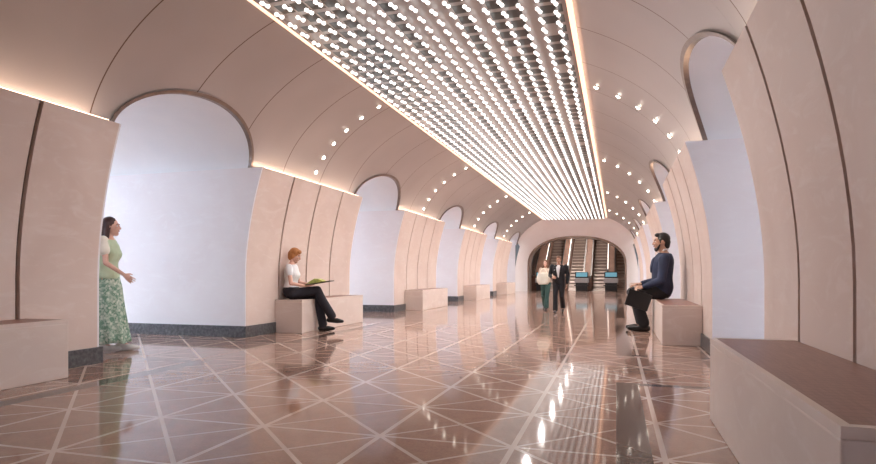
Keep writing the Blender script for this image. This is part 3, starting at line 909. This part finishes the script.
def short_hair(o, hc, mat, beard=None):
    mb = MB(); mb.ell(hc + V((0, -.022, .040)), V((.081, 0, 0)), V((0, .094, 0)), V((0, 0, .088)))
    mb.cap(hc + V((0, -.055, -.01)), .066, hc + V((0, -.062, -.05)), .050)
    mb.ell(hc + V((0, .045, .092)), V((.058, 0, 0)), V((0, .042, 0)), V((0, 0, .028)))
    for s in (-1, 1): mb.cap(hc + V((s * .066, .012, .03)), .020, hc + V((s * .068, .014, -.012)), .011)
    organic('hair', mb, mat, o, .007, 2)
    if beard:
        mb = MB()
        mb.cap(hc + V((0, .062, -.106)), .027, hc + V((0, .068, -.092)), .024)
        for s in (-1, 1):
            mb.cap(hc + V((s * .058, .02, -.04)), .009, hc + V((s * .044, .045, -.087)), .018); mb.cap(hc + V((s * .044, .045, -.087)), .018, hc + V((0, .062, -.106)), .025)
            mb.cap(hc + V((0, .095, -.050)), .006, hc + V((s * .026, .086, -.058)), .006, 8)
        organic('beard', mb, beard, o, .006, 2)
short_hair(o, hc, M['hair_black'], M['hair_black'])
MX, MY = 3.13, 11.55
place(o, MX, MY, PI / 2, SM)
tag(o, 'man in navy suit seated in profile on the right bench, black hair and beard', 'person')
# black portfolio case over his near knee
bc = empty('briefcase', (2.71, 11.17, .585))
mb = MB(); mb.box(-.205, .205, -.035, .035, -.15, .15); mb.build('case', M['shoe_black'], bc, bevel=.012)
mb = MB(); mb.box(-.209, .209, -.038, .038, .095, .10); mb.build('seam', M['black'], bc)
mb = MB(); mb.tube([(-.07, 0, .148), (-.065, 0, .18), (.065, 0, .18), (.07, 0, .148)], .009); mb.build('handle', M['black'], bc, smooth=True)
bc.rotation_euler = (0, math.radians(18), 0)
tag(bc, 'black briefcase held tilted in front of the seated man\'s knees', 'briefcase')

# --- couple walking toward the camera
def walker(sex, armsd, legsd, skin, hcol):
    fg = Fig(sex, (0, 0, .95), (0, .015, 1.475)); hc = V((0, .045, 1.605))
    o = body(fg, hc, FV, UPV, armsd, legsd, skin, voxel=.008)
    face_parts(o, hc, FV, UPV, hcol)
    return fg, hc, o
legs = [dict(h=(.09, 0, .92), k=(.085, .16, .52), a=(.075, .20, .10), f=(.08, 1, 0)),
        dict(h=(-.09, 0, .92), k=(-.09, .03, .50), a=(-.08, -.28, .16), f=(-.05, .85, -.45))]
arms = [dict(s=(.205, 0, 1.405), e=(.27, .0, 1.13), w=(.17, .20, 1.07), d=(-.7, .6, 0), n=(-.5, -.6, 0), t=(0, 0, 1), curl=.7),
        dict(s=(-.205, 0, 1.405), e=(-.265, -.05, 1.12), w=(-.25, .07, .88), d=(0, .2, -1), n=(1, 0, 0), t=(0, 1, 0), curl=.5)]
fg, hc, o = walker('m', arms, legs, M['skin_tan'], M['hair_brown'])
jacket(fg, arms, M['black_suit'], o, -.02, .010)
shirt_front(fg, o, .36, M['white_shirt'], M['black_suit'])
mb = MB(); fg.torso(mb, .016, 0, .30)
for l in legs: limb_leg(mb, l['h'], l['k'], V(l['a']) + V((0, 0, .02)), .016, .022)
organic('trousers', mb, M['black_suit'], o, .010, 3)
shoes(o, legs, M['shoe_black'])
mb = MB(); mb.box(.075, .125, .143, .150, 1.29, 1.302); mb.build('pocket_square', M['white_shirt'], o)
short_hair(o, hc, M['hair_brown'])
place(o, .86, 16.1, PI - .06, 1.53 / 1.715)
tag(o, 'man in black suit and open white shirt walking toward the camera', 'person')

legs = [dict(h=(.085, 0, .92), k=(.08, .02, .50), a=(.075, -.24, .15), f=(.05, .88, -.4)),
        dict(h=(-.085, 0, .92), k=(-.08, .15, .52), a=(-.07, .20, .10), f=(-.05, 1, 0))]
arms = [dict(s=(.165, 0, 1.40), e=(.24, -.02, 1.14), w=(.20, .17, 1.05), d=(-.3, .9, .1), n=(-.5, 0, .6), t=(0, .2, 1), curl=.8),
        dict(s=(-.165, 0, 1.40), e=(-.23, .0, 1.14), w=(-.33, .16, 1.10), d=(-.8, .5, .1), n=(0, -.5, -.8), t=(0, .6, .6), curl=.5)]
fg, hc, o = walker('f', arms, legs, M['skin_fair'], M['hair_brown'])
mb = MB(); fg.torso(mb, .020, .16, .95, flare=.03)
for a in arms:
    e = V(a['e']); w_ = V(a['w']); mb.cap(V(a['s']), .060, e, .050); mb.cap(e, .050, e.lerp(w_, .85), .038)
organic('blouse', mb, M['beige'], o, .010, 3)
mb = MB(); fg.torso(mb, .016, 0, .32)
for l in legs: limb_leg(mb, l['h'], l['k'], V(l['a']) + V((0, 0, .02)), .018, .03)
organic('trousers', mb, M['teal_trousers'], o, .010, 3)
shoes(o, legs, M['shoe_black'])
mb = MB(); mb.ell(hc + V((0, -.022, .036)), V((.085, 0, 0)), V((0, .094, 0)), V((0, 0, .092)))
mb.cap(hc + V((0, -.06, 0)), .074, hc + V((0, -.065, -.15)), .064)
for s in (-1, 1): mb.cap(hc + V((s * .070, -.005, .03)), .028, hc + V((s * .082, .005, -.16)), .026)
organic('hair', mb, M['hair_brown'], o, .009, 2)
WS = 1.46 / 1.715
place(o, .36, 17.4, PI - .10, WS)
tag(o, 'woman in cream blouse and teal trousers walking at the man\'s side', 'person')
# her pale handbag, held against her hip
hb = empty('handbag', (.34, 17.0, .92))
mb = MB(); rs = []
for k in range(9):
    t = k / 8; z = -.17 + .34 * t; hw = .19 * math.sin(PI * (.16 + .70 * t)) ** .55; th = .075 * (1 - .45 * t)
    rs.append([V((hw * math.cos(a), th * math.sin(a), z)) for a in [2 * PI * i / 24 for i in range(24)]])
mb.loft(rs); mb.build('bag', M['cream'], hb, smooth=True)
for s in (-1, 1):
    mb = MB(); mb.tube([V((.09 * math.cos(a), s * .03, .165 + .12 * math.sin(a))) for a in [PI * i / 10 for i in range(11)]], .008); mb.build('handle', M['cream'], hb, smooth=True)
hb.rotation_euler = (0, 0, .15)
tag(hb, 'pale cream handbag carried by the walking woman', 'bag')


# ------------------------------------------------------------------ world, camera, view
w = bpy.data.worlds.new('world'); sc.world = w; w.use_nodes = True
w.node_tree.nodes['Background'].inputs[0].default_value = (.8, .85, .95, 1)
w.node_tree.nodes['Background'].inputs[1].default_value = .15
cam = bpy.data.cameras.new('camera'); co = bpy.data.objects.new('camera', cam); COL.objects.link(co)
co.location = (2.33, 0, 1.05)
co.rotation_euler = (PI / 2, 0, math.radians(16.8))
cam.sensor_width = 36; cam.lens = 590 / 876 * 36
cam.shift_y = 42 / 876
cam.clip_start = .05
sc.camera = co
sc.view_settings.view_transform = 'Standard'
sc.view_settings.look = 'None'
sc.view_settings.gamma = 1
sc.view_settings.use_curve_mapping = False
sc.view_settings.exposure = 0.5
sc.cycles.use_denoising = True
sc.cycles.max_bounces = 8
sc.cycles.diffuse_bounces = 5
sc.cycles.sample_clamp_indirect = 8
